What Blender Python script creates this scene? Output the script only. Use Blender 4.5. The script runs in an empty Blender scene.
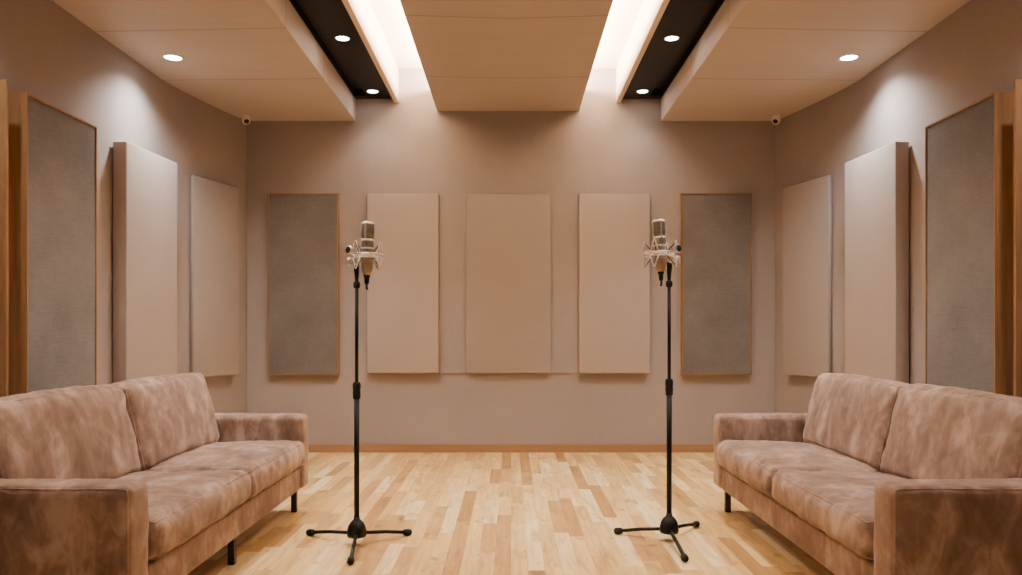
import bpy, bmesh, math, random
from mathutils import Vector, Matrix, noise

random.seed(7)
scene = bpy.context.scene
COL = scene.collection
PI = math.pi
CAM_Z = 1.10

# ------------------------------------------------------------------ node helpers
class NT:
    def __init__(s, name):
        s.m = bpy.data.materials.new(name); s.m.use_nodes = True
        s.t = s.m.node_tree; s.t.nodes.clear()
        s.out = s.n('ShaderNodeOutputMaterial')
    def n(s, t, **kw):
        x = s.t.nodes.new(t)
        for k, v in kw.items(): setattr(x, k, v)
        return x
    def l(s, a, b): s.t.links.new(a, b)
    def put(s, sock, v):
        if hasattr(v, 'is_output'): s.l(v, sock)
        else: sock.default_value = v
    def math(s, op, a, b=0.0, c=0.0, clamp=False):
        x = s.n('ShaderNodeMath', operation=op, use_clamp=clamp)
        for i, v in enumerate((a, b, c)): s.put(x.inputs[i], v)
        return x.outputs[0]
    def co(s, kind='Object'):
        return s.n('ShaderNodeTexCoord').outputs[kind]
    def mapping(s, vec, scale=(1, 1, 1), loc=(0, 0, 0)):
        x = s.n('ShaderNodeMapping'); s.l(vec, x.inputs[0])
        x.inputs['Scale'].default_value = scale; x.inputs['Location'].default_value = loc
        return x.outputs[0]
    def noise(s, vec, scale=5, detail=4, rough=0.5, dist=0.0, w=None):
        x = s.n('ShaderNodeTexNoise')
        if w is not None:
            x.noise_dimensions = '4D'; s.put(x.inputs['W'], w)
        s.l(vec, x.inputs['Vector'])
        x.inputs['Scale'].default_value = scale; x.inputs['Detail'].default_value = detail
        x.inputs['Roughness'].default_value = rough; x.inputs['Distortion'].default_value = dist
        return x.outputs[0]
    def ramp(s, fac, stops):
        x = s.n('ShaderNodeValToRGB'); s.l(fac, x.inputs[0])
        e = x.color_ramp.elements
        while len(e) < len(stops): e.new(0.5)
        for i, (p, c) in enumerate(stops):
            e[i].position = p; e[i].color = (c[0], c[1], c[2], 1)
        return x.outputs[0]
    def mix(s, fac, a, b, blend='MIX'):
        x = s.n('ShaderNodeMix', data_type='RGBA', blend_type=blend)
        s.put(x.inputs[0], fac)
        for i, v in ((6, a), (7, b)):
            if not hasattr(v, 'is_output'): v = (v[0], v[1], v[2], 1)
            s.put(x.inputs[i], v)
        return x.outputs[2]
    def bump(s, h, strength=0.2, dist=0.01):
        x = s.n('ShaderNodeBump'); s.l(h, x.inputs['Height'])
        x.inputs['Strength'].default_value = strength; x.inputs['Distance'].default_value = dist
        return x.outputs[0]
    def bsdf(s, color=(.5, .5, .5), rough=.5, metal=0.0, normal=None, spec=0.5, **extra):
        b = s.n('ShaderNodeBsdfPrincipled')
        if hasattr(color, 'is_output'): s.l(color, b.inputs['Base Color'])
        else: b.inputs['Base Color'].default_value = (*color, 1)
        s.put(b.inputs['Roughness'], rough)
        b.inputs['Metallic'].default_value = metal
        b.inputs['Specular IOR Level'].default_value = spec
        if normal is not None: s.l(normal, b.inputs['Normal'])
        for k, v in extra.items(): s.put(b.inputs[k.replace('_', ' ')], v)
        s.l(b.outputs[0], s.out.inputs[0])
        return s.m

def mat_plaster():
    t = NT('taupe_wall_covering'); c = t.co()
    big = t.noise(c, 1.3, 3, .55)
    weave = t.noise(t.mapping(c, (60, 60, 9)), 1.0, 3, .6)
    fine = t.noise(c, 220, 2, .5)
    col = t.ramp(big, [(.3, (.288, .250, .240)), (.7, (.322, .281, .270))])
    col = t.mix(.22, col, t.ramp(weave, [(.3, (.272, .236, .226)), (.7, (.340, .297, .286))]))
    return t.bsdf(col, .85, normal=t.bump(fine, .12, .003), spec=.25)

def mat_fabric(name, lo, hi, contrast=.5, horiz=True):
    t = NT(name); c = t.co()
    wx = t.noise(t.mapping(c, (14, 14, 330)), 1, 4, .65)
    wz = t.noise(t.mapping(c, (330, 330, 14)), 1, 4, .65)
    big = t.noise(c, 3.0, 3, .5)
    w = t.math('ADD', t.math('MULTIPLY', wx, .6 if horiz else .5), t.math('MULTIPLY', wz, .4 if horiz else .5))
    f = t.math('ADD', t.math('MULTIPLY', w, 1 - .35), t.math('MULTIPLY', big, .35))
    col = t.ramp(f, [(.5 - .25 / contrast * .5, lo), (.5 + .25 / contrast * .5, hi)])
    return t.bsdf(col, .95, normal=t.bump(w, .25, .003), spec=.12, Sheen_Weight=.12, Sheen_Roughness=.6)

def mat_wood(name, lo, hi, scale=(1, 1, 1), rough=.5, seams=None):
    """grain runs along the axis with the smallest scale; seams: [(y at x = 0, slope per |x|), ...]"""
    t = NT(name); c = t.co()
    v = t.mapping(c, scale)
    g = t.noise(v, 1.0, 6, .62, .4)
    g2 = t.noise(v, 4.0, 3, .6)
    f = t.math('ADD', t.math('MULTIPLY', g, .7), t.math('MULTIPLY', g2, .3))
    col = t.ramp(f, [(.3, lo), (.7, hi)])
    normal = t.bump(g2, .08, .002)
    if seams:
        x = t.n('ShaderNodeSeparateXYZ'); t.l(c, x.inputs[0])
        ax = t.math('ABSOLUTE', x.outputs[0])
        dark = None
        for y0, k in seams:
            yy = t.math('ADD', t.math('MULTIPLY', ax, k), y0)
            d = t.math('ABSOLUTE', t.math('SUBTRACT', x.outputs[1], yy))
            q = t.math('SUBTRACT', 1.0, t.math('DIVIDE', d, .011), clamp=True)
            dark = q if dark is None else t.math('MAXIMUM', dark, q)
        col = t.mix(t.math('MULTIPLY', dark, .55), col, (.10, .05, .03))
    return t.bsdf(col, rough, normal=normal, spec=.3)

def mat_floor():
    t = NT('ash_strip_parquet'); c = t.co()
    s = t.n('ShaderNodeSeparateXYZ'); t.l(c, s.inputs[0])
    x, y = s.outputs[0], s.outputs[1]
    W = .078
    u = t.math('DIVIDE', x, W); col = t.math('FLOOR', u); fu = t.math('FRACT', u)
    def rnd(a, b=0.0, k=0.0):
        cmb = t.n('ShaderNodeCombineXYZ'); t.put(cmb.inputs[0], a); t.put(cmb.inputs[1], b); cmb.inputs[2].default_value = k
        w = t.n('ShaderNodeTexWhiteNoise', noise_dimensions='3D'); t.l(cmb.outputs[0], w.inputs[0])
        return w.outputs[0]
    L = t.math('ADD', t.math('MULTIPLY', rnd(col, 0, 3.1), .55), .42)
    v = t.math('ADD', t.math('DIVIDE', y, L), t.math('MULTIPLY', rnd(col, 0, 7.7), 13.0))
    row = t.math('FLOOR', v); fv = t.math('FRACT', v)
    ident = rnd(col, row, 1.3)
    id2 = rnd(col, row, 5.9)
    base = t.ramp(ident, [(0, (.42, .235, .082)), (.16, (.55, .335, .125)), (.4, (.70, .465, .185)), (.75, (.79, .555, .235)), (1, (.88, .70, .40))])
    sh = t.n('ShaderNodeCombineXYZ'); t.put(sh.inputs[0], t.math('MULTIPLY', id2, 40.0)); t.put(sh.inputs[1], t.math('MULTIPLY', ident, 40.0))
    va = t.n('ShaderNodeVectorMath', operation='ADD'); t.l(c, va.inputs[0]); t.l(sh.outputs[0], va.inputs[1])
    grain = t.noise(t.mapping(va.outputs[0], (55, 2.6, 1)), 1, 5, .6, .8)
    grain2 = t.noise(t.mapping(va.outputs[0], (9, 1.7, 1)), 1, 3, .55, 1.4)
    g = t.ramp(grain, [(.3, (.74, .66, .56)), (.62, (1.06, 1.06, 1.06))])
    col1 = t.mix(.75, base, g, 'MULTIPLY')
    g2 = t.ramp(grain2, [(.28, (.66, .54, .42)), (.47, (1, 1, 1)), (.7, (1.12, 1.12, 1.12))])
    col1 = t.mix(.7, col1, g2, 'MULTIPLY')
    kn = t.noise(t.mapping(va.outputs[0], (13, 6.5, 1)), 1, 1, .4)
    k = t.ramp(kn, [(.66, (1, 1, 1)), (.76, (.60, .44, .32))])
    col1 = t.mix(.7, col1, k, 'MULTIPLY')
    eu = t.math('MINIMUM', fu, t.math('SUBTRACT', 1.0, fu))
    ev = t.math('MULTIPLY', t.math('MINIMUM', fv, t.math('SUBTRACT', 1.0, fv)), t.math('DIVIDE', L, W))
    e = t.math('MINIMUM', eu, ev)
    gap = t.math('SUBTRACT', 1.0, t.math('DIVIDE', e, .022), clamp=True)
    col1 = t.mix(t.math('MULTIPLY', gap, .32), col1, (.22, .11, .05))
    rough = t.math('ADD', t.math('MULTIPLY', grain, .12), .30)
    h = t.math('SUBTRACT', t.math('MULTIPLY', grain, .15), gap)
    return t.bsdf(col1, rough, normal=t.bump(h, .12, .002), spec=.35)

def mat_suede(name, k=1.0):
    t = NT(name); c = t.co()
    a = t.noise(t.mapping(c, (1.3, 1.0, .8)), 5.0, 4, .55, .7)
    b = t.noise(t.mapping(c, (1.5, 1.1, .8), (3, 1, 2)), 13.0, 3, .55, .8)
    f = t.math('ADD', t.math('MULTIPLY', a, .68), t.math('MULTIPLY', b, .32))
    col = t.ramp(f, [(.38, (.140 * k, .090 * k, .069 * k)), (.50, (.222 * k, .152 * k, .122 * k)), (.63, (.40 * k, .300 * k, .254 * k))])
    fine = t.noise(c, 420, 2, .6)
    h = t.math('ADD', t.math('MULTIPLY', fine, .5), t.math('MULTIPLY', a, 1.2))
    return t.bsdf(col, .92, normal=t.bump(h, .22, .006), spec=.12, Sheen_Weight=.45, Sheen_Roughness=.45, Sheen_Tint=(.9, .68, .55, 1))

def mat_simple(name, color, rough=.5, metal=0.0, spec=.5, grain=80):
    t = NT(name); c = t.co()
    nz = t.noise(c, grain, 3, .6)
    col = t.mix(nz, tuple(v * .88 for v in color), tuple(min(1, v * 1.1) for v in color))
    r = t.math('ADD', t.math('MULTIPLY', nz, .1), rough - .05)
    return t.bsdf(col, r, metal, spec=spec)

def mat_mesh():
    t = NT('microphone_grille_mesh'); c = t.co()
    wv = t.n('ShaderNodeTexVoronoi'); t.l(c, wv.inputs['Vector']); wv.inputs['Scale'].default_value = 900
    col = t.ramp(wv.outputs['Distance'], [(.2, (.05, .048, .045)), (.7, (.30, .28, .25))])
    return t.bsdf(col, .5, .6, normal=t.bump(wv.outputs['Distance'], .4, .001))

def mat_emit(name, color, strength):
    t = NT(name); c = t.co()
    e = t.n('ShaderNodeEmission'); e.inputs[0].default_value = (*color, 1); e.inputs[1].default_value = strength
    t.l(e.outputs[0], t.out.inputs[0])
    return t.m

M = dict(
    wall=mat_plaster(),
    floor=mat_floor(),
    cloud=mat_wood('pale_oak_ceiling_veneer', (.51, .445, .405), (.565, .495, .452), (1.1, 16, 16), .55,
                   seams=[(4.84, .05), (5.86, .03)]),
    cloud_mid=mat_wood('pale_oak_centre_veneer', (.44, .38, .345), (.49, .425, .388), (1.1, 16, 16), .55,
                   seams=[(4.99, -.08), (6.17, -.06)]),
    baffle=mat_wood('pale_baffle_veneer', (.70, .58, .45), (.76, .64, .50), (14, 1.1, 14), .55),
    cove=mat_simple('cove_paint', (.74, .64, .51), .8, spec=.2),
    black=mat_simple('matte_black_paint', (.003, .0028, .0027), .6, spec=.3),
    beige=mat_fabric('beige_panel_fabric', (.345, .293, .263), (.41, .352, .318), .45, False),
    taupe=mat_fabric('taupe_panel_fabric', (.280, .241, .224), (.335, .291, .272), .45),
    grey=mat_fabric('grey_panel_linen', (.078, .071, .068), (.172, .156, .150), .8),
    oak=mat_wood('honey_oak_frame', (.20, .100, .040), (.33, .18, .080), (40, 40, 2.2), .45),
    base=mat_wood('honey_oak_baseboard', (.27, .150, .078), (.34, .195, .105), (2, 2, 40), .45),
    suede=mat_suede('brushed_brown_suede'),
    seam=mat_suede('brown_suede_piping', 1.35),
    leg=mat_simple('black_powder_coat', (.014, .013, .012), .45),
    stand=mat_simple('black_stand_enamel', (.004, .004, .004), .5, spec=.25),
    rubber=mat_simple('black_rubber', (.008, .0075, .0075), .75, spec=.3),
    silver=mat_simple('satin_nickel', (.80, .76, .70), .28, .85, grain=200),
    champagne=mat_simple('champagne_metal', (.38, .34, .285), .30, .9, grain=200),
    gold=mat_simple('tan_gold_metal', (.40, .30, .215), .40, .7, grain=200),
    mount=mat_simple('pearl_grey_metal', (.66, .60, .55), .3, .75, grain=200),
    mesh=mat_mesh(),
    white=mat_simple('white_plastic', (.78, .74, .68), .4),
    glossblack=mat_simple('gloss_black_glass', (.006, .006, .007), .12),
    glow=mat_emit('downlight_glow', (1.0, .93, .84), 26.0),
)

# ------------------------------------------------------------------ mesh helpers
def finish(name, bm, mat, parent=None, smooth=False, loc=None):
    bmesh.ops.recalc_face_normals(bm, faces=bm.faces)
    me = bpy.data.meshes.new(name); bm.to_mesh(me); bm.free()
    if smooth:
        for p in me.polygons: p.use_smooth = True
    me.materials.append(mat)
    o = bpy.data.objects.new(name, me); COL.objects.link(o)
    if parent is not None: o.parent = parent
    if loc is not None: o.location = loc
    return o

def tag(o, label=None, cat=None, group=None, kind=None):
    for k, v in (('label', label), ('category', cat), ('group', group), ('kind', kind)):
        if v: o[k] = v
    return o

def thing(name, label, cat, loc=(0, 0, 0), rz=0.0, group=None):
    o = bpy.data.objects.new(name, None); COL.objects.link(o)
    o.empty_display_size = .1
    o.location = loc; o.rotation_euler = (0, 0, rz)
    return tag(o, label, cat, group)

def add_box(bm, lo, hi, bevel=0.0, seg=2):
    r = bmesh.ops.create_cube(bm, size=1.0)
    vs = r['verts']
    for v in vs:
        v.co = Vector([lo[i] + (v.co[i] + .5) * (hi[i] - lo[i]) for i in range(3)])
    if bevel > 0:
        es = {e for v in vs for e in v.link_edges}
        bmesh.ops.bevel(bm, geom=list(es), offset=bevel, segments=seg, affect='EDGES', profile=.5)
    return bm

def box(name, lo, hi, mat, parent=None, bevel=0.0, seg=2):
    bm = bmesh.new(); add_box(bm, lo, hi, bevel, seg)
    return finish(name, bm, mat, parent)

def add_prism(bm, pts, z0, z1):
    a = [bm.verts.new((x, y, z0)) for x, y in pts]
    b = [bm.verts.new((x, y, z1)) for x, y in pts]
    bm.faces.new(a[::-1]); bm.faces.new(b)
    n = len(pts)
    for i in range(n):
        bm.faces.new((a[i], a[(i + 1) % n], b[(i + 1) % n], b[i]))

def add_lathe(bm, prof, seg=32, mtx=None, cap=True):
    """prof: [(r, z), ...] about local Z"""
    rings = []
    for r, z in prof:
        ring = []
        for i in range(seg):
            a = 2 * PI * i / seg
            p = Vector((r * math.cos(a), r * math.sin(a), z))
            if mtx is not None: p = mtx @ p
            ring.append(bm.verts.new(p))
        rings.append(ring)
    for k in range(len(rings) - 1):
        for i in range(seg):
            j = (i + 1) % seg
            bm.faces.new((rings[k][i], rings[k][j], rings[k + 1][j], rings[k + 1][i]))
    if cap:
        bm.faces.new(rings[0][::-1]); bm.faces.new(rings[-1])

def lathe(name, prof, mat, parent=None, seg=32, mtx=None, smooth=True):
    bm = bmesh.new(); add_lathe(bm, prof, seg, mtx)
    o = finish(name, bm, mat, parent, smooth)
    return o

def add_tube(bm, pts, r, seg=10, closed=False):
    pts = [Vector(p) for p in pts]; n = len(pts)
    rr = r if isinstance(r, (list, tuple)) else [r] * n
    rings = []; prev = None
    for i in range(n):
        if closed: d = pts[(i + 1) % n] - pts[i - 1]
        else: d = pts[min(i + 1, n - 1)] - pts[max(i - 1, 0)]
        d.normalize()
        if prev is None:
            up = Vector((0, 0, 1)) if abs(d.z) < .9 else Vector((1, 0, 0))
            s = d.cross(up).normalized()
        else:
            s = (prev - d * prev.dot(d)).normalized()
        prev = s; t = d.cross(s)
        rings.append([bm.verts.new(pts[i] + (s * math.cos(2 * PI * k / seg) + t * math.sin(2 * PI * k / seg)) * rr[i]) for k in range(seg)])
    m = n if closed else n - 1
    for i in range(m):
        A, B = rings[i], rings[(i + 1) % n]
        for k in range(seg):
            bm.faces.new((A[k], A[(k + 1) % seg], B[(k + 1) % seg], B[k]))
    if not closed:
        bm.faces.new(rings[0][::-1]); bm.faces.new(rings[-1])

def tube(name, pts, r, mat, parent=None, seg=10, closed=False):
    bm = bmesh.new(); add_tube(bm, pts, r, seg, closed)
    return finish(name, bm, mat, parent, True)

def smooth_by_angle(o, ang=40):
    me = o.data
    for p in me.polygons: p.use_smooth = True
    bm = bmesh.new(); bm.from_mesh(me)
    for e in bm.edges:
        if len(e.link_faces) == 2 and e.calc_face_angle(0) > math.radians(ang): e.smooth = False
    bm.to_mesh(me); bm.free()
    return o

def circle_pts(r, z, n=48, cx=0, cy=0):
    return [(cx + r * math.cos(2 * PI * i / n), cy + r * math.sin(2 * PI * i / n), z) for i in range(n)]

def copy_tree(o, parent=None):
    c = o.copy(); COL.objects.link(c)
    if parent is not None: c.parent = parent
    for ch in list(o.children): copy_tree(ch, c)
    return c

# ------------------------------------------------------------------ the room
Y0, Y1 = -1.7, 7.10
ZTOP = 3.45
def wall_x(d):
    return 2.62 if d <= 5.9 else 2.62 - .24 * ((d - 5.9) / 1.2) ** 1.4
ys = [Y0, 2.0, 5.0, 5.9] + [5.9 + 1.2 * k / 24 for k in range(1, 25)]
inner = [(wall_x(y), y) for y in ys]

def struct(name, o):
    o.name = name; o['kind'] = 'structure'; return o

struct('floor', box('floor', (-2.9, Y0 - .1, -.1), (2.9, Y1 + .1, 0), M['floor']))
struct('ceiling', box('ceiling', (-2.9, Y0 - .1, ZTOP), (2.9, Y1 + .1, ZTOP + .1), M['cove']))
struct('wall_back', box('wall_back', (-2.75, Y1, 0), (2.75, Y1 + .1, ZTOP), M['wall']))
struct('wall_front', box('wall_front', (-2.75, Y0 - .1, 0), (2.75, Y0, ZTOP), M['wall']))
for s, nm in ((-1, 'left'), (1, 'right')):
    bm = bmesh.new()
    add_prism(bm, [(s * x, y) for x, y in inner] + [(s * 2.75, Y1), (s * 2.75, Y0)], 0, ZTOP)
    o = struct('wall_' + nm, finish('wall_' + nm, bm, M['wall']))
    smooth_by_angle(o, 25)
    bm = bmesh.new()
    pts = [(s * x, y) for x, y in inner]
    off = [(s * (x - .014), y - (.014 if y > 7.09 else 0)) for x, y in inner]
    add_prism(bm, pts + off[::-1], 0, .072)
    struct('baseboard_' + nm, finish('baseboard', bm, M['base']))
struct('baseboard_back', box('baseboard_back', (-2.38, Y1 - .015, 0), (2.38, Y1, .072), M['base']))

# suspended ceiling: outer clouds, black light troughs, baffles, centre cloud
LX, RX = -1.40, 1.35
for s, nm, ix in ((-1, 'left', LX), (1, 'right', RX)):
    bm = bmesh.new()
    add_prism(bm, [(ix, Y0)] + [(s * x, y) for x, y in inner] + [(ix, Y1)], 2.98, ZTOP)
    o = struct('ceiling_' + nm, finish('ceiling', bm, M['cloud']))
    tag(o, 'lowered pale oak ceiling section along the %s wall with fine cross seams' % nm)
o = struct('ceiling_center', box('ceiling', (-.665, Y0, 3.07), (.612, Y1, 3.27), M['cloud_mid']))
tag(o, 'wide pale oak ceiling section between the two glowing light slots')
BL, BR = (-1.05, -1.012), (.945, .985)
for nm, (a, b) in (('left', BL), ('right', BR)):
    struct('trim_baffle_' + nm, box('trim', (a, Y0, 3.145), (b, Y1, ZTOP), M['baffle']))
for s, nm, outer, inn in ((-1, 'left', LX, BL[0]), (1, 'right', RX, BR[1])):
    bm = bmesh.new()
    w = abs(outer - inn)
    g = outer - s * .115
    lo, hi = sorted((inn, g)); add_box(bm, (lo, Y0, 3.18), (hi, Y1, 3.30))
    lo, hi = sorted((g, outer)); add_box(bm, (lo, Y0, 3.235), (hi, 7.0, 3.30)); add_box(bm, (lo, 7.0, 3.18), (hi, Y1, 3.30))
    lo, hi = sorted((outer, outer + (-s) * .006)); add_box(bm, (lo, Y0, 3.18), (hi, 7.0, 3.235))
    struct('ceiling_trough_' + nm, finish('ceiling', bm, M['black']))

# ------------------------------------------------------------------ downlights
def lamp(name, kind, loc, energy, color, rot=(0, 0, 0), **kw):
    d = bpy.data.lights.new(name, kind); d.energy = energy; d.color = color
    for k, v in kw.items(): setattr(d, k, v)
    o = bpy.data.objects.new(name, d); COL.objects.link(o)
    o.location = loc; o.rotation_euler = rot
    return o

WARM = (1.0, .825, .665)
NEUT = (1.0, .945, .90)
proto = thing('recessed_downlight', 'x', 'ceiling light')
bm = bmesh.new(); add_lathe(bm, [(.054, -.001), (.058, -.006), (.066, -.005), (.068, 0.0), (.054, 0.0)], 40, cap=False)
finish('trim_ring', bm, M['white'], proto, True)
lathe('lens', [(.0545, 0), (.0545, -.0025), (.02, -.004)], M['glow'], proto, 40)
spots = [
    ((-2.33, 5.44, 2.98), 'round white downlight in the oak ceiling section by the left wall', 'wall'),
    ((2.33, 5.44, 2.98), 'round white downlight in the oak ceiling section by the right wall', 'wall'),
    ((-1.20, 5.62, 3.18), 'round downlight in the left black trough, the one farther from the back wall', 'trough'),
    ((-1.205, 6.87, 3.18), 'round downlight in the left black trough, close to the back wall', 'trough'),
    ((1.145, 5.62, 3.18), 'round downlight in the right black trough, the one farther from the back wall', 'trough'),
    ((1.145, 6.87, 3.18), 'round downlight in the right black trough, close to the back wall', 'trough'),
]
for i, (p, lab, k) in enumerate(spots):
    o = proto if i == 0 else copy_tree(proto)
    o.location = p
    if k == 'trough': o.scale = (.8, .8, 1)
    o['label'] = lab; o['group'] = 'recessed ceiling downlights'
for y, e in ((5.44, 95), (3.30, 52)):
    for s in (-1, 1):
        lamp('wall_spot', 'SPOT', (s * 2.33, y, 2.965), e, NEUT, spot_size=math.radians(140), spot_blend=.95, shadow_soft_size=.045)
for y, e in ((6.87, 7), (5.62, 85), (4.37, 75), (3.12, 30), (1.0, 26)):  # foremost pair is unseen fill, added to brighten faces turned to the camera
    for x in (-1.20, 1.145):
        lamp('trough_or_fill_spot', 'SPOT', (x, y, 3.165), e, NEUT, spot_size=math.radians(98), spot_blend=.7, shadow_soft_size=.045)
# LED runs along the upper sides of the centre section, shining into the slots
lamp('cove_led', 'AREA', (-.575, 4.3, 3.288), 235, WARM, (0, math.radians(135), 0), shape='RECTANGLE', size=.05, size_y=5.5)
lamp('cove_led', 'AREA', (.522, 4.3, 3.288), 235, WARM, (0, -math.radians(135), 0), shape='RECTANGLE', size=.05, size_y=5.5)

# ------------------------------------------------------------------ acoustic panels
def frame_panel(label, ctr, rz, w, z0, z1, t, group):
    """ctr = plan point at the middle of the front face"""
    n = Vector((math.sin(rz), -math.cos(rz)))
    c = Vector(ctr) - n * t
    o = thing('framed_acoustic_panel', label, 'acoustic panel', (c.x, c.y, z0), rz, group)
    h = z1 - z0; f = .010
    bm = bmesh.new()
    add_box(bm, (-w / 2, -t, 0), (-w / 2 + f, 0, h)); add_box(bm, (w / 2 - f, -t, 0), (w / 2, 0, h))
    add_box(bm, (-w / 2 + f, -t, 0), (w / 2 - f, 0, f)); add_box(bm, (-w / 2 + f, -t, h - f), (w / 2 - f, 0, h))
    finish('frame', bm, M['oak'], o)
    bm = bmesh.new(); add_box(bm, (-w / 2 + f, -t + .005, f), (w / 2 - f, -.004, h - f), .003)
    finish('fabric_insert', bm, M['grey'], o)
    return o

def soft_panel(label, ctr, rz, w, z0, z1, t, mat, group):
    n = Vector((math.sin(rz), -math.cos(rz)))
    c = Vector(ctr) - n * t
    o = box('acoustic_panel', (-w / 2, -t, 0), (w / 2, 0, z1 - z0), mat, None, .008, 3)
    smooth_by_angle(o, 30)
    o.location = (c.x, c.y, z0); o.rotation_euler = (0, 0, rz)
    return tag(o, label, 'acoustic panel', group)

PZ0, PZ1 = .705, 2.315
K = 7.04 / 789
def backspan(a, b): return ((a + b) / 2 - 511) * K, (b - a) * K
GB, GS = 'acoustic panels on the back wall', 'acoustic panels on the side walls'
cx, w = backspan(267.5, 338)
frame_panel('grey linen panel in oak frame on the back wall, beside the left corner', (cx, 7.04), 0, w, PZ0 - .005, PZ1 + .005, .058, GB)
cx, w = backspan(682, 752)
frame_panel('grey linen panel in oak frame on the back wall, beside the right corner', (cx, 7.04), 0, w, PZ0 - .005, PZ1 + .005, .058, GB)
cx, w = backspan(367, 438.5)
soft_panel('narrow beige fabric panel on the back wall behind the left microphone', (cx, 7.03), 0, w, PZ0 + .01, PZ1, .068, M['beige'], GB)
cx, w = backspan(579, 650)
soft_panel('narrow beige fabric panel on the back wall behind the right microphone', (cx, 7.03), 0, w, PZ0 + .01, PZ1, .068, M['beige'], GB)
cx, w = backspan(466, 551)
soft_panel('wide taupe fabric panel at the centre of the back wall', (cx, 7.05), 0, w, PZ0 + .01, PZ1, .039, M['taupe'], GB)
a = (438.5 - 511) * 7.09 / 789; b = (579 - 511) * 7.09 / 789
o = struct('trim_backing', box('trim', (a, 7.087, PZ0 + .008), (b, 7.10, PZ1 + .004), M['wall']))

for s, nm in ((-1, 'left'), (1, 'right')):
    def plan(pa, pb):
        A, B = Vector((s * pa[0], pa[1])), Vector((s * pb[0], pb[1]))
        d = (B - A) if s < 0 else (A - B)
        return (A + B) / 2, math.atan2(d.y, d.x), d.length
    c, rz, w = plan((2.512, 4.095), (2.518, 4.80))
    frame_panel('large grey linen panel in deep oak frame on the %s wall behind the sofa' % nm, c, rz, w, PZ0, PZ1 + .02, .098, GS)
    c, rz, w = plan((2.515, 5.16), (2.468, 5.84))
    soft_panel('thick beige fabric panel in the middle of the %s wall, lit from above' % nm, c, rz, w, PZ0, PZ1 + .02, .095, M['beige'], GS)
    c, rz, w = plan((2.530, 6.29), (2.366, 6.87))
    soft_panel('thin taupe fabric panel on the %s wall where it curves to the back corner' % nm, c, rz, w, .715, PZ1 + .02, .034, M['taupe'], GS)
    o = box('timber_fin', (-.06, -.009, 0), (.06, .009, 1.635), M['oak'], None, .002, 1)
    o.location = (s * 2.556, 3.912, PZ0)
    tag(o, 'upright honey oak fin on the %s wall next to the deep framed panel' % nm, 'wood fin', 'oak fins on the side walls')

# ------------------------------------------------------------------ dome cameras
def cctv(s, label):
    o = thing('security_camera', label, 'camera', (s * 2.328, 6.93, 2.98), 0, 'corner security cameras')
    lathe('mount_base', [(.036, 0), (.036, -.008), (.032, -.012)], M['white'], o, 32)
    d = Vector((-s * .42, -.62, -.66)).normalized()
    q = d.to_track_quat('Z', 'Y').to_matrix().to_4x4()
    c = Matrix.Translation((0, 0, -.036)) @ q
    prof = [(.001, -.036), (.018, -.033), (.030, -.022), (.036, -.006), (.036, .012), (.033, .022), (.029, .024)]
    lathe('housing', prof, M['white'], o, 32, c)
    prof = [(.0225, .0235), (.020, .029), (.014, .034), (.007, .036), (.001, .0365)]
    lathe('lens', prof, M['glossblack'], o, 32, c)
    return o
cctv(-1, 'small white security camera with black lens in the left back corner of the ceiling')
cctv(1, 'small white security camera with black lens in the right back corner of the ceiling')

# ------------------------------------------------------------------ sofas
def rounded(dx, dy, dz, r, puff, seed, wr=.004, seg=.03, wrscale=1.0):
    """returns surf(p): a point of the plain box -> a point of the stuffed, creased, rounded box"""
    h = Vector((dx / 2, dy / 2, dz / 2)); ih = Vector([max(v - r, 1e-4) for v in h])
    sv = Vector((seed * 3.7, seed * 1.9, seed * 5.3))
    def surf(p):
        c = Vector([max(-ih[i], min(ih[i], p[i])) for i in range(3)])
        d = p - c
        if d.length < 1e-6: return p.copy()
        nrm = d.normalized()
        q = c + nrm * r
        u = [p[i] / h[i] for i in range(3)]
        for i in range(3):
            if puff[i] == 0: continue
            j, k = (i + 1) % 3, (i + 2) % 3
            b = max(0, 1 - abs(u[j]) ** 2.4) * max(0, 1 - abs(u[k]) ** 2.4)
            q[i] += math.copysign(puff[i] * b * min(1, abs(u[i]) ** 3), u[i])
        if wr > 0:
            e = min(h[i] - abs(p[i]) for i in range(3) if h[i] - abs(p[i]) > 1e-5) if any(h[i] - abs(p[i]) > 1e-5 for i in range(3)) else 0
            near = math.exp(-e / .07)
            a = noise.noise((p + sv) * 6 * wrscale) * 1.1
            b = noise.noise(Vector((p.x * 30, p.y * 22, p.z * 26)) + sv) * near * 1.7
            c2 = noise.noise(Vector((p.x * 9, p.y * 13, p.z * 9)) + sv * 2)
            q += nrm * wr * (a + b + .7 * (1 - 2 * abs(c2)))
        return q
    return surf, h

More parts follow.
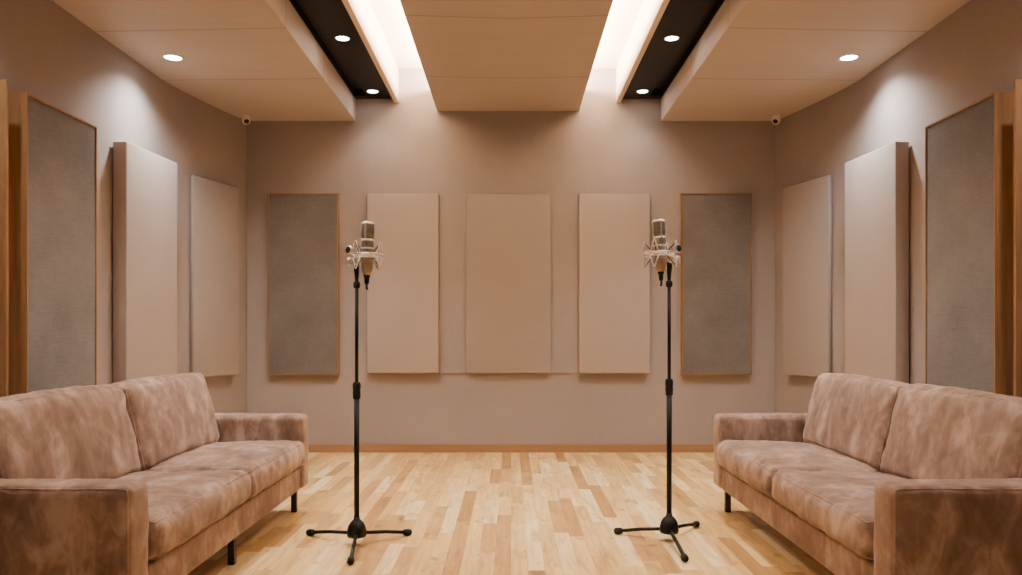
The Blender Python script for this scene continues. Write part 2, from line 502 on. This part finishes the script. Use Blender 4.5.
def soft_block(name, dx, dy, dz, r, puff, seed, mat, parent, mtx, wr=.004, cell=.022, pipes=(), wrscale=1.0):
    surf, h = rounded(dx, dy, dz, r, puff, seed, wr, wrscale=wrscale)
    bm = bmesh.new()
    nn = [max(6, int(v / cell)) for v in (dx, dy, dz)]
    def ticks(n, half):
        core = [-half + 2 * half * i / n for i in range(n + 1)]
        ex = [half - r * f for f in (.15, .4, .7)]
        return sorted(set([round(v, 6) for v in core + ex + [-v for v in ex] if abs(v) <= half + 1e-9]))
    tx = [ticks(nn[i], h[i]) for i in range(3)]
    cache = {}
    def V(p):
        k = tuple(round(v, 5) for v in p)
        if k not in cache: cache[k] = bm.verts.new(mtx @ surf(Vector(p)))
        return cache[k]
    for i in range(3):
        j, k = (i + 1) % 3, (i + 2) % 3
        for sgn in (-1, 1):
            for a in range(len(tx[j]) - 1):
                for b in range(len(tx[k]) - 1):
                    quad = []
                    for (aa, bb) in ((a, b), (a + 1, b), (a + 1, b + 1), (a, b + 1)):
                        p = [0, 0, 0]; p[i] = sgn * h[i]; p[j] = tx[j][aa]; p[k] = tx[k][bb]
                        quad.append(V(p))
                    if len(set(quad)) == 4: bm.faces.new(quad if sgn > 0 else quad[::-1])
    o = finish(name, bm, mat, parent, True)
    for axis, sgn in pipes:
        j, k = (axis + 1) % 3, (axis + 2) % 3
        pts = []
        loop = [(-1, -1), (1, -1), (1, 1), (-1, 1)]
        for e in range(4):
            (a0, b0), (a1, b1) = loop[e], loop[(e + 1) % 4]
            n = 40
            for q in range(n):
                f = q / n
                p = [0, 0, 0]; p[axis] = sgn * h[axis]
                p[j] = (a0 + (a1 - a0) * f) * h[j]; p[k] = (b0 + (b1 - b0) * f) * h[k]
                pts.append(mtx @ surf(Vector(p)))
        tube('piping', pts, .0032, M['seam'], o, 6, True)
    return o

def T(x, y, z): return Matrix.Translation((x, y, z))

def make_sofa(label):
    # local: +x is the front, origin on the floor at the middle of the sofa
    o = thing('suede_sofa', label, 'sofa', (0, 0, 0), 0, 'pair of brown suede sofas')
    half = 1.145; aw = .16; fx = .44; bx_ = -.44
    for i, s in enumerate((-1, 1)):
        soft_block('arm', fx - bx_, aw, .44, .034, (0, .004, .004), 11 + i, M['suede'], o,
                   T(0, s * (half - aw / 2), .15 + .22), .0025, .02, pipes=((1, s),))
    inn = half - aw
    box('seat_base', (bx_ + .02, -inn + .002, .15), (fx - .012, inn - .002, .288), M['suede'], o, .012, 3)
    box('backrest', (bx_, -inn + .002, .29), (bx_ + .075, inn - .002, .75), M['suede'], o, .02, 3)
    for i, s in enumerate((-1, 1)):
        cw = inn - .004
        soft_block('seat_cushion', 0.70, cw, .152, .05, (.006, .004, .022), 21 + i, M['suede'], o,
                   T(fx + .026 - .35, s * (inn / 2), .286 + .078) @ Matrix.Rotation(math.radians(-1.6), 4, 'Y'), .005, .02, pipes=((2, 1), (2, -1)))
        lean = math.radians(13.5)
        m = T(fx - .472, 0, .437) @ Matrix.Rotation(-lean, 4, 'Y') @ T(-.10, s * (inn / 2), .213)
        soft_block('back_cushion', .20, cw, .442, .055, (.022, .006, .010), 31 + i, M['suede'], o, m, .006, .02, pipes=((0, 1),))
    for (x, y) in ((fx - .07, 1.065), (fx - .07, -1.065), (bx_ + .06, 1.065), (bx_ + .06, -1.065), (fx - .07, .0)):
        bm = bmesh.new(); add_box(bm, (x - .016, y - .016, 0), (x + .016, y + .016, .151), .002, 1)
        finish('leg', bm, M['leg'], o)
    return o

sofa = make_sofa('brown suede two-cushion sofa along the left wall, with a black middle leg showing')
sofa.location = (-1.68, 3.705, 0)
sofa2 = copy_tree(sofa)
sofa2.location = (1.68, 3.705, 0); sofa2.rotation_euler = (0, 0, PI)
sofa2['label'] = 'brown suede two-cushion sofa along the right wall, facing the other sofa'
# the second sofa shows no middle front leg
for ch in list(sofa2.children):
    if ch.name.startswith('leg') and abs(sum(v.co.y for v in ch.data.vertices) / len(ch.data.vertices)) < .1:
        bpy.data.objects.remove(ch)

# ------------------------------------------------------------------ microphone stands
def make_stand(label, base, feet, clutch_z, top_z):
    o = thing('microphone_stand', label, 'microphone stand', (base[0], base[1], 0), 0, 'black tripod microphone stands')
    lathe('base_dome', [(.030, .040), (.047, .043), (.050, .055), (.049, .075), (.043, .098), (.033, .115), (.022, .126), (.016, .132), (.015, .145)], M['stand'], o, 36)
    for fx, fy in feet:
        d = Vector((fx - base[0], fy - base[1], 0)); L = d.length; u = d.normalized()
        a = u * .035 + Vector((0, 0, .058)); b = u * L + Vector((0, 0, .018))
        bm = bmesh.new(); add_tube(bm, [a, a.lerp(b, .5) + Vector((0, 0, .004)), b], .0095, 12)
        lg = finish('leg', bm, M['stand'], o, True)
        e = (b - a).normalized()
        q = e.to_track_quat('Z', 'Y').to_matrix().to_4x4()
        lathe('rubber_foot', [(.010, -.028), (.0155, -.024), (.0175, -.008), (.0175, .008), (.014, .017), (.006, .020)], M['rubber'], lg, 20, T(b.x, b.y, b.z) @ q)
    lathe('lower_pole', [(.0135, .13), (.0135, clutch_z)], M['stand'], o, 24)
    lathe('clutch', [(.014, clutch_z - .055), (.019, clutch_z - .05), (.020, clutch_z - .012), (.0185, clutch_z - .008), (.0205, clutch_z), (.0205, clutch_z + .022), (.017, clutch_z + .032), (.010, clutch_z + .034)], M['rubber'], o, 28)
    lathe('upper_pole', [(.0092, clutch_z), (.0092, top_z)], M['stand'], o, 20)
    lathe('thread_collar', [(.010, top_z - .022), (.016, top_z - .018), (.018, top_z - .004), (.016, top_z + .010), (.009, top_z + .014)], M['rubber'], o, 24)
    return o

S1 = Vector((-.790, 4.04)); S2 = Vector((.826, 4.12))
make_stand('black tripod microphone stand by the left sofa', S1, [(-1.075, 4.22), (-.551, 4.22), (-.752, 3.70)], .800, 1.335)
make_stand('black tripod microphone stand by the right sofa', S2, [(.575, 4.25), (1.035, 4.40), (.825, 3.745)], .812, 1.345)

def make_mount(label, pole, axis, top_z, s):
    """shock mount: origin on the microphone axis at ring height; s = side (in x) on which the pole stands"""
    zr = 1.480 if s < 0 else 1.497
    o = thing('shock_mount', label, 'shock mount', (axis[0], axis[1], zr), 0, 'microphone shock mounts')
    px = pole[0] - axis[0]; py = pole[1] - axis[1]; pz = top_z + .014 - zr
    bm = bmesh.new(); add_tube(bm, circle_pts(.083, .006), .0040, 10, True); o1 = finish('outer_ring', bm, M['mount'], o, True)
    bm = bmesh.new(); add_tube(bm, circle_pts(.079, -.012), .0030, 10, True); finish('outer_ring', bm, M['mount'], o, True)
    # cradle hugging the microphone
    bm = bmesh.new()
    add_lathe(bm, [(.0335, .012), (.0375, .012), (.0375, -.012), (.0335, -.012), (.0335, .012)], 40, cap=False)
    finish('inner_cradle', bm, M['mount'], o, True)
    for k in range(4):
        a = PI / 4 + k * PI / 2 + .25
        for up in (1, -1):
            zb = .006 if up > 0 else -.012
            def P(r, da, z): return Vector((r * math.cos(a + da), r * math.sin(a + da), z))
            pr = tube('prong', [P(.083, -.28, zb), P(.088, -.03, zb + up * .060), P(.088, .03, zb + up * .060), P(.083, .28, zb)], .0028, M['mount'], o, 8)
            tube('elastic_band', [P(.0375, -.25, up * .009), P(.089, 0, zb + up * .058), P(.0375, .25, up * .009)], .0017, M['rubber'], o, 6)
    # bracket from the ring down to the swivel above the pole
    tube('bracket', [(s * .078, 0, -.003), (px * 1.12, py, -.016), (px * 1.08, py, -.034), (px, py, -.052)], [.010, .013, .014, .012], M['mount'], o, 14)
    lathe('clamp_block', [(.012, -.050), (.0175, -.047), (.0175, -.014), (.012, -.011)], M['mount'], o, 24, T(s * .086, -.006, 0))
    sw = tube('swivel_joint', [(px, py, -.042), (px * 1.04, py, -.066), (px, py, -.092), (px, py, pz)], [.012, .0145, .0125, .0085], M['stand'], o, 16)
    # big thumb screw on the ring's pole side
    q = Vector((s * .55, -.80, .15)).normalized().to_track_quat('Z', 'Y').to_matrix().to_4x4()
    c = T(s * .088, -.012, .026) @ q
    kn = lathe('thumb_screw', [(.008, -.020), (.020, -.012), (.0235, -.004), (.0235, .006), (.020, .011)], M['mount'], o, 24, c)
    lathe('screw_face', [(.0185, .0105), (.0165, .0135), (.004, .0140)], M['rubber'], kn, 24, c)
    return o

def make_mic(label, axis, z_ring, s, tilt):
    o = thing('studio_microphone', label, 'microphone', (axis[0], axis[1], z_ring), 0, 'large studio condenser microphones')
    o.rotation_euler = (0, math.radians(tilt), 0)
    turn = Matrix.Rotation(-s * math.radians(38), 4, 'Z')
    # head: wire mesh under a bright metal frame
    def sq(bm, hw, hd, z0, z1, r, n=6):
        pts = []
        for (sx, sy, a0) in ((1, 1, 0), (-1, 1, PI / 2), (-1, -1, PI), (1, -1, 3 * PI / 2)):
            for i in range(n + 1):
                a = a0 + PI / 2 * i / n
                pts.append((sx * (hw - r) + r * math.cos(a), sy * (hd - r) + r * math.sin(a)))
        rings = []
        for (k, z) in ((1, z0), (1, z1 - .010), (.93, z1 - .003), (.75, z1)):
            rings.append([bm.verts.new(turn @ Vector((x * k, y * k, z))) for x, y in pts])
        m = len(pts)
        for a, b in zip(rings, rings[1:]):
            for i in range(m): bm.faces.new((a[i], a[(i + 1) % m], b[(i + 1) % m], b[i]))
        bm.faces.new(rings[0][::-1]); bm.faces.new(rings[-1])
    bm = bmesh.new(); sq(bm, .0265, .0225, .088, .172, .010)
    hd = finish('grille', bm, M['mesh'], o, True)
    bm = bmesh.new()
    sq(bm, .0285, .0245, .165, .178, .011); sq(bm, .0285, .0245, .080, .094, .011)
    for sx in (-1, 1):
        for sy in (-1, 1):
            p = [turn @ Vector((sx * .0245, sy * .0205, z)) for z in (.088, .170)]
            add_tube(bm, p, .0046, 10)
    f = finish('head_frame', bm, M['silver'], o, False); smooth_by_angle(f, 45)
    b = lathe('body', [(.024, .083), (.029, .080), (.0305, .074), (.0305, .050), (.0295, .049), (.0295, .046), (.0312, .045), (.0312, -.004), (.0318, -.006), (.0318, -.022), (.030, -.024)], M['champagne'], o, 40)
    smooth_by_angle(b, 35)
    lathe('body_ring', [(.0318, .047), (.0325, .045), (.0325, .040), (.0318, .038)], M['silver'], b, 40)
    g = lathe('lower_body', [(.0300, -.022), (.0300, -.045), (.0275, -.066), (.022, -.084), (.018, -.092), (.014, -.094)], M['gold'], o, 40); smooth_by_angle(g, 40)
    c = lathe('connector', [(.0165, -.090), (.0165, -.104), (.0125, -.108), (.0120, -.132), (.008, -.140)], M['stand'], o, 24); smooth_by_angle(c, 40)
    tube('cable_tail', [(0, 0, -.136), (.001 * s, 0, -.150), (-.003 * s, -.002, -.168)], .0055, M['rubber'], c, 10)
    return o

A1 = S1 + Vector((.056, -.012)); A2 = S2 + Vector((-.050, -.012))
make_mount('silver spider shock mount atop the left stand, knob on its left', S1, A1, 1.335, -1)
make_mount('silver spider shock mount atop the right stand, knob on its right', S2, A2, 1.345, 1)
make_mic('silver studio microphone in the shock mount of the left stand', A1, 1.474, -1, 1.0)
make_mic('silver studio microphone in the shock mount of the right stand', A2, 1.497, 1, -2.5)

# ------------------------------------------------------------------ camera, world, look
cam = bpy.data.cameras.new('camera'); cam.sensor_width = 36.0; cam.sensor_fit = 'HORIZONTAL'
cam.lens = 789 / 1022 * 36; cam.shift_y = 42.5 / 1022
co = bpy.data.objects.new('camera', cam); COL.objects.link(co)
co.location = (0, 0, CAM_Z); co.rotation_euler = (PI / 2, 0, 0)
scene.camera = co
w = bpy.data.worlds.new('world'); scene.world = w; w.use_nodes = True
w.node_tree.nodes['Background'].inputs[0].default_value = (.05, .045, .04, 1)
scene.cycles.max_bounces = 10; scene.cycles.diffuse_bounces = 7
scene.cycles.sample_clamp_indirect = 6
scene.view_settings.view_transform = 'AgX'
scene.view_settings.look = 'AgX - Base Contrast'
scene.view_settings.exposure = 0.72
